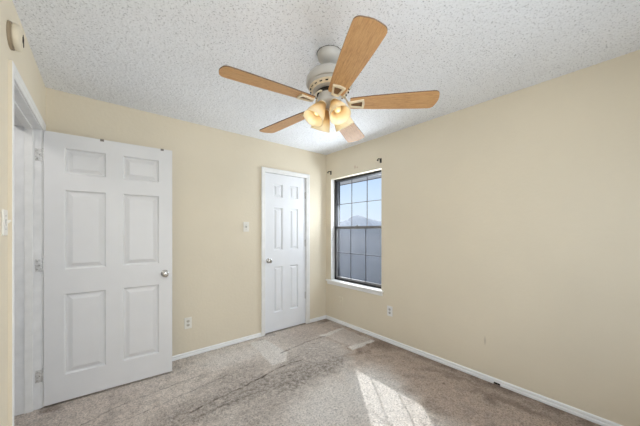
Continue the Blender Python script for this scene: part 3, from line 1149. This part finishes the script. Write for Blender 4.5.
make_switch((-1.262, 0, 1.352), 'back', 'cream light switch beside the closed closet door', M_CREAM)
make_switch((XL, -1.174, 1.340), 'left', 'cream light switch at the picture edge before the open doorway', M_CREAM)
make_outlet((-1.897, 0, 0.347), 'back', 'cream wall outlet on the back wall near the open white door', M_CREAM, M_CREAMFACE)
make_outlet((0, -1.136, 0.370), 'right', 'white wall outlet with grey sockets right of the window', M_PLWHITE, M_SOCKET)
bp = empty('cover_plate', (0, -0.32, 0.321))
wall_place(bp, (0, -0.32, 0.321), 'right')
tag(bp, 'beige painted blank plate low on the wall under the window', 'cover plate')
plate_mesh(0.071, 0.116).build('plate', M_WALL, bp)
MB().lathe([(0.009, 0), (0.009, 0.004), (0.005, 0.005), (0.005, 0.009)], 12, Matrix.Translation((0, -0.006, 0)) @ Matrix.Rotation(R(90), 4, 'X')).build('jack', M_WALL, bp)

# ------------------------------------------------------------------ curtain rod brackets
def bracket(loc, flip, label):
    o = empty('curtain_bracket', loc)
    o.scale = (1.25, 1.25, 1.25)
    tag(o, label, 'bracket')
    MB().box((-0.004, -0.010, -0.020), (0, 0.010, 0.024), ch=0.001).build('base_plate', M_HOOK, o)
    MB().tube([(-0.002, 0, 0.014), (-0.026, 0, 0.015), (-0.040, 0, 0.012), (-0.046, 0, 0.004)], 0.005, 8).build('arm', M_HOOK, o, 50)
    cp = MB()
    cp.tube([(-0.040, 0, 0.000), (-0.043, 0, -0.005), (-0.048, 0, -0.007), (-0.053, 0, -0.005), (-0.056, 0, 0.001)], 0.0045, 8)
    cp.build('rod_cup', M_HOOK, o, 50)
    return o


bracket((0, -0.110, 2.150), 1, 'small dark curtain rod bracket above the window by the room corner')
bracket((0, -1.005, 2.146), -1, 'small dark curtain rod bracket above the right end of the window')

# ------------------------------------------------------------------ smoke alarm on the left wall
sa = empty('smoke_alarm', (XL, -1.075, 2.235))
tag(sa, 'round tan smoke alarm on the wall above the open doorway', 'smoke alarm')
mt = Matrix.Rotation(R(90), 4, 'Y')
MB().lathe([(0.062, 0), (0.062, 0.010), (0.059, 0.012)], 36, mt).build('mounting_base', M_SMOKE2, sa, 40)
MB().lathe([(0.055, 0.012), (0.055, 0.017)], 36, mt).build('vent_ring', M_SMOKE, sa, 40)
MB().lathe([(0.060, 0.017), (0.061, 0.024), (0.058, 0.034), (0.050, 0.040), (0.018, 0.042), (0.016, 0.040), (0.002, 0.040)], 36, mt
           ).build('cover', M_SMOKEFACE, sa, 40)
sl = MB()
oc = [(-0.010, 0.020), (-0.002, 0.030), (0.004, 0.018), (0.011, 0.012), (0.007, -0.002), (0.012, -0.016), (0.005, -0.030), (-0.005, -0.022), (-0.009, -0.004)]
sl.add([(0.0428, 0.016 + a, z) for a, z in oc] + [(0.038, 0.016 + a, z) for a, z in oc],
       [tuple(range(9))] + [(i, (i + 1) % 9, 9 + (i + 1) % 9, 9 + i) for i in range(9)])
sl.build('sounder_slot', M_HOLE, sa)


# ------------------------------------------------------------------ ceiling fan
FX, FY = -1.467, -1.725
fan = empty('ceiling_fan', (FX, FY, H))
fan.rotation_euler = (-0.027, 0.021, 0)      # it hangs a little out of true
tag(fan, 'ceiling fan with five light oak blades and a lit four shade light kit', 'ceiling fan')


def fz(z):
    return z - H


can = MB().lathe([(0.066, fz(2.4405)), (0.077, fz(2.436)), (0.079, fz(2.424)), (0.074, fz(2.404)), (0.060, fz(2.386)), (0.040, fz(2.376)), (0.020, fz(2.373))], 40
                 ).build('canopy', M_FANBODY, fan, 45)
MB().lathe([(0.0795, fz(2.4400)), (0.0815, fz(2.4385)), (0.0815, fz(2.4335)), (0.0795, fz(2.4320))], 40, caps=(False, False)).build('canopy_rim', M_DARKGAP, can)
MB().lathe([(0.0135, fz(2.376)), (0.0135, fz(2.305))], 20).build('downrod', M_FANBODY, fan, 45)
MB().lathe([(0.022, fz(2.338)), (0.026, fz(2.330)), (0.026, fz(2.318)), (0.034, fz(2.312))], 24).build('rod_collar', M_FANBODY, fan, 45)
motor = MB().lathe([(0.030, fz(2.316)), (0.075, fz(2.312)), (0.108, fz(2.302)), (0.136, fz(2.284)), (0.148, fz(2.260)), (0.149, fz(2.234)), (0.143, fz(2.224)),
                    (0.134, fz(2.222)), (0.128, fz(2.206)), (0.106, fz(2.188)), (0.092, fz(2.182)), (0.060, fz(2.181))], 48
                   ).build('motor_housing', M_FANBODY, fan, 35)
MB().lathe([(0.1295, fz(2.2075)), (0.1305, fz(2.2060)), (0.1080, fz(2.1870)), (0.1060, fz(2.1876))], 48, caps=(False, False)).build('vent_band', M_FANCREAM, motor, 35)
vent_mesh = None
for k in range(20):
    a = 2 * PI * k / 20 + 0.08
    m4 = Matrix.Rotation(a, 4, 'Z') @ Matrix.Translation((0.1195, 0, fz(2.1970))) @ Matrix.Rotation(R(50), 4, 'Y')
    if vent_mesh is None:
        vo = MB().prism([(0.010 * math.cos(t), 0.0085 * math.sin(t)) for t in [2 * PI * q / 10 for q in range(10)]], -0.002, 0.0024).build('vent_slot', M_DARKGAP, motor)
        vent_mesh = vo
    else:
        vo = vent_mesh.copy()
        COL.objects.link(vo)
        vo.parent = motor
    vo.matrix_local = m4
MB().lathe([(0.072, fz(2.184)), (0.082, fz(2.178)), (0.082, fz(2.168)), (0.070, fz(2.163))], 40).build('flywheel', M_DARKGAP, fan, 40)
MB().lathe([(0.060, fz(2.166)), (0.073, fz(2.160)), (0.075, fz(2.150)), (0.075, fz(2.120)), (0.072, fz(2.110)), (0.060, fz(2.101)), (0.030, fz(2.094)), (0.012, fz(2.088))], 40
           ).build('switch_housing', M_FANBODY, fan, 40)

# blades with their irons; blade mesh and iron mesh are shared by the five copies
ZB = fz(2.105)
PITCH = R(-11)


def blade_outline():
    r0, r1 = 0.130, 0.668
    up, n = [], 14
    pts = []
    # half widths along the blade
    prof = [(r0, 0.044), (r0 + 0.02, 0.049), (0.28, 0.060), (0.42, 0.068), (0.54, 0.0735), (0.620, 0.0755)]
    up = [(x, w) for x, w in prof]
    # rounded outer corners
    cr_ = 0.034
    for k in range(1, 8):
        a = PI / 2 * k / 8
        up.append((r1 - 0.008 - cr_ + cr_ * math.sin(a), 0.0755 - cr_ + cr_ * math.cos(a)))
    up.append((r1 - 0.003, 0.024))
    up.append((r1, 0.0))
    lo = [(x, -w) for x, w in reversed(up[:-1])]
    return up + lo


bl = MB().prism(blade_outline(), 0.0, 0.006, 0, 1)
iron = MB()
# curved arm from the flywheel out and down to the blade
iron_top = 0.058
apts = [(0.072, 0.064, 0.020), (0.088, 0.062, 0.018), (0.100, 0.050, 0.015), (0.108, 0.026, 0.014), (0.118, 0.004, 0.016), (0.130, -0.007, 0.020)]
th = 0.0075
vs_, fs = [], []
for x, z, w in apts:
    vs_ += [(x, -w, z), (x, w, z), (x, w * 0.8, z - th), (x, -w * 0.8, z - th)]
for i in range(len(apts) - 1):
    for k in range(4):
        l = (k + 1) % 4
        fs.append((i * 4 + k, i * 4 + l, (i + 1) * 4 + l, (i + 1) * 4 + k))
fs += [(0, 1, 2, 3), tuple((len(apts) - 1) * 4 + k for k in range(4))]
iron.add(vs_, fs)


def trap_ring(mb, x0, x1, w0, w1, ix0, ix1, iw0, iw1, z0, z1, mi):
    O = [(x0, -w0), (x1, -w1), (x1 + 0.006, 0), (x1, w1), (x0, w0), (x0 - 0.003, 0)]
    I = [(ix0, -iw0), (ix1, -iw1), (ix1 + 0.004, 0), (ix1, iw1), (ix0, iw0), (ix0 - 0.002, 0)]
    n = 6
    V = [(x, y, z) for z in (z0, z1) for ring in (O, I) for x, y in ring]
    F = []
    for i in range(n):
        j = (i + 1) % n
        F += [(i, j, n + j, n + i), (2 * n + i, 2 * n + j, 3 * n + j, 3 * n + i), (i, j, 2 * n + j, 2 * n + i), (n + i, n + j, 3 * n + j, 3 * n + i)]
    mb.add(V, F, mi)


trap_ring(iron, 0.124, 0.214, 0.022, 0.038, 0.137, 0.202, 0.012, 0.025, -0.011, -0.0006, 0)
inset = MB()
inset.prism([(0.136, -0.0115), (0.202, -0.024), (0.205, 0), (0.202, 0.024), (0.136, 0.0115), (0.134, 0)], -0.0048, -0.0006)
protos = None
for k in range(5):
    ang = 0.4766 + 2 * PI * k / 5
    mt = Matrix.Translation((0, 0, ZB)) @ Matrix.Rotation(ang, 4, 'Z')
    pit = mt @ Matrix.Rotation(PITCH, 4, 'X')
    if protos is None:
        ob = bl.build('blade', [M_WOOD, M_WOODEDGE], fan)
        oi = iron.build('blade_iron', [M_FANCREAM], ob)
        on_ = inset.build('inset', M_PATINA, oi)
        protos = (ob, oi, on_)
        parts = protos
    else:
        parts = tuple(p.copy() for p in protos)
        for p in parts:
            COL.objects.link(p)
        parts[0].parent = fan
        parts[1].parent = parts[0]
        parts[2].parent = parts[1]
    parts[0].matrix_local = pit

# light kit: four bell shades on short arms
ZK = fz(2.106)
base_ang = math.atan2(-0.63781, 0.77019)       # the picture's right-hand direction in plan
SHP = [(0.019, 0.0), (0.024, 0.006), (0.029, 0.018), (0.038, 0.040), (0.047, 0.062), (0.055, 0.088), (0.060, 0.114), (0.064, 0.130), (0.0665, 0.135)]
shade_p = None
for deg in (30, 120, 210, 300):
    a = base_ang + R(deg)
    tilt = R(31)
    mt = Matrix.Translation((0, 0, ZK)) @ Matrix.Rotation(a, 4, 'Z') @ Matrix.Translation((0.050, 0, -0.004)) @ Matrix.Rotation(PI - tilt, 4, 'Y')
    inner = [(r_ - 0.003, z + (0.002 if i == 0 else 0)) for i, (r_, z) in enumerate(SHP)]
    if shade_p is None:
        hold = MB().lathe([(0.012, -0.030), (0.016, -0.014), (0.025, -0.006), (0.027, 0.004), (0.024, 0.008)], 24).build('socket_holder', M_FANCREAM, fan, 45)
        shade = MB().lathe(SHP + inner[::-1], 36, caps=(False, False)).build('lamp_shade', M_SHADE, hold, 50)
        bulb = MB().lathe([(0.010, 0.008), (0.013, 0.030), (0.017, 0.042), (0.0235, 0.058), (0.025, 0.070), (0.022, 0.083), (0.013, 0.092), (0.003, 0.0945)], 24).build('light_bulb', M_BULB, hold, 60)
        shade_p = (hold, shade, bulb)
        parts = shade_p
    else:
        parts = tuple(p.copy() for p in shade_p)
        for p in parts:
            COL.objects.link(p)
        parts[0].parent = fan
        parts[1].parent = parts[0]
        parts[2].parent = parts[0]
    parts[0].matrix_local = mt
    ld = bpy.data.lights.new('fan_bulb_light', 'POINT')
    ld.energy = 0.13
    ld.color = (1.0, 0.87, 0.66)
    ld.shadow_soft_size = 0.022
    lo_ = bpy.data.objects.new('fan_bulb_light', ld)
    COL.objects.link(lo_)
    lo_.parent = parts[0]
    lo_.location = (0, 0, 0.104)
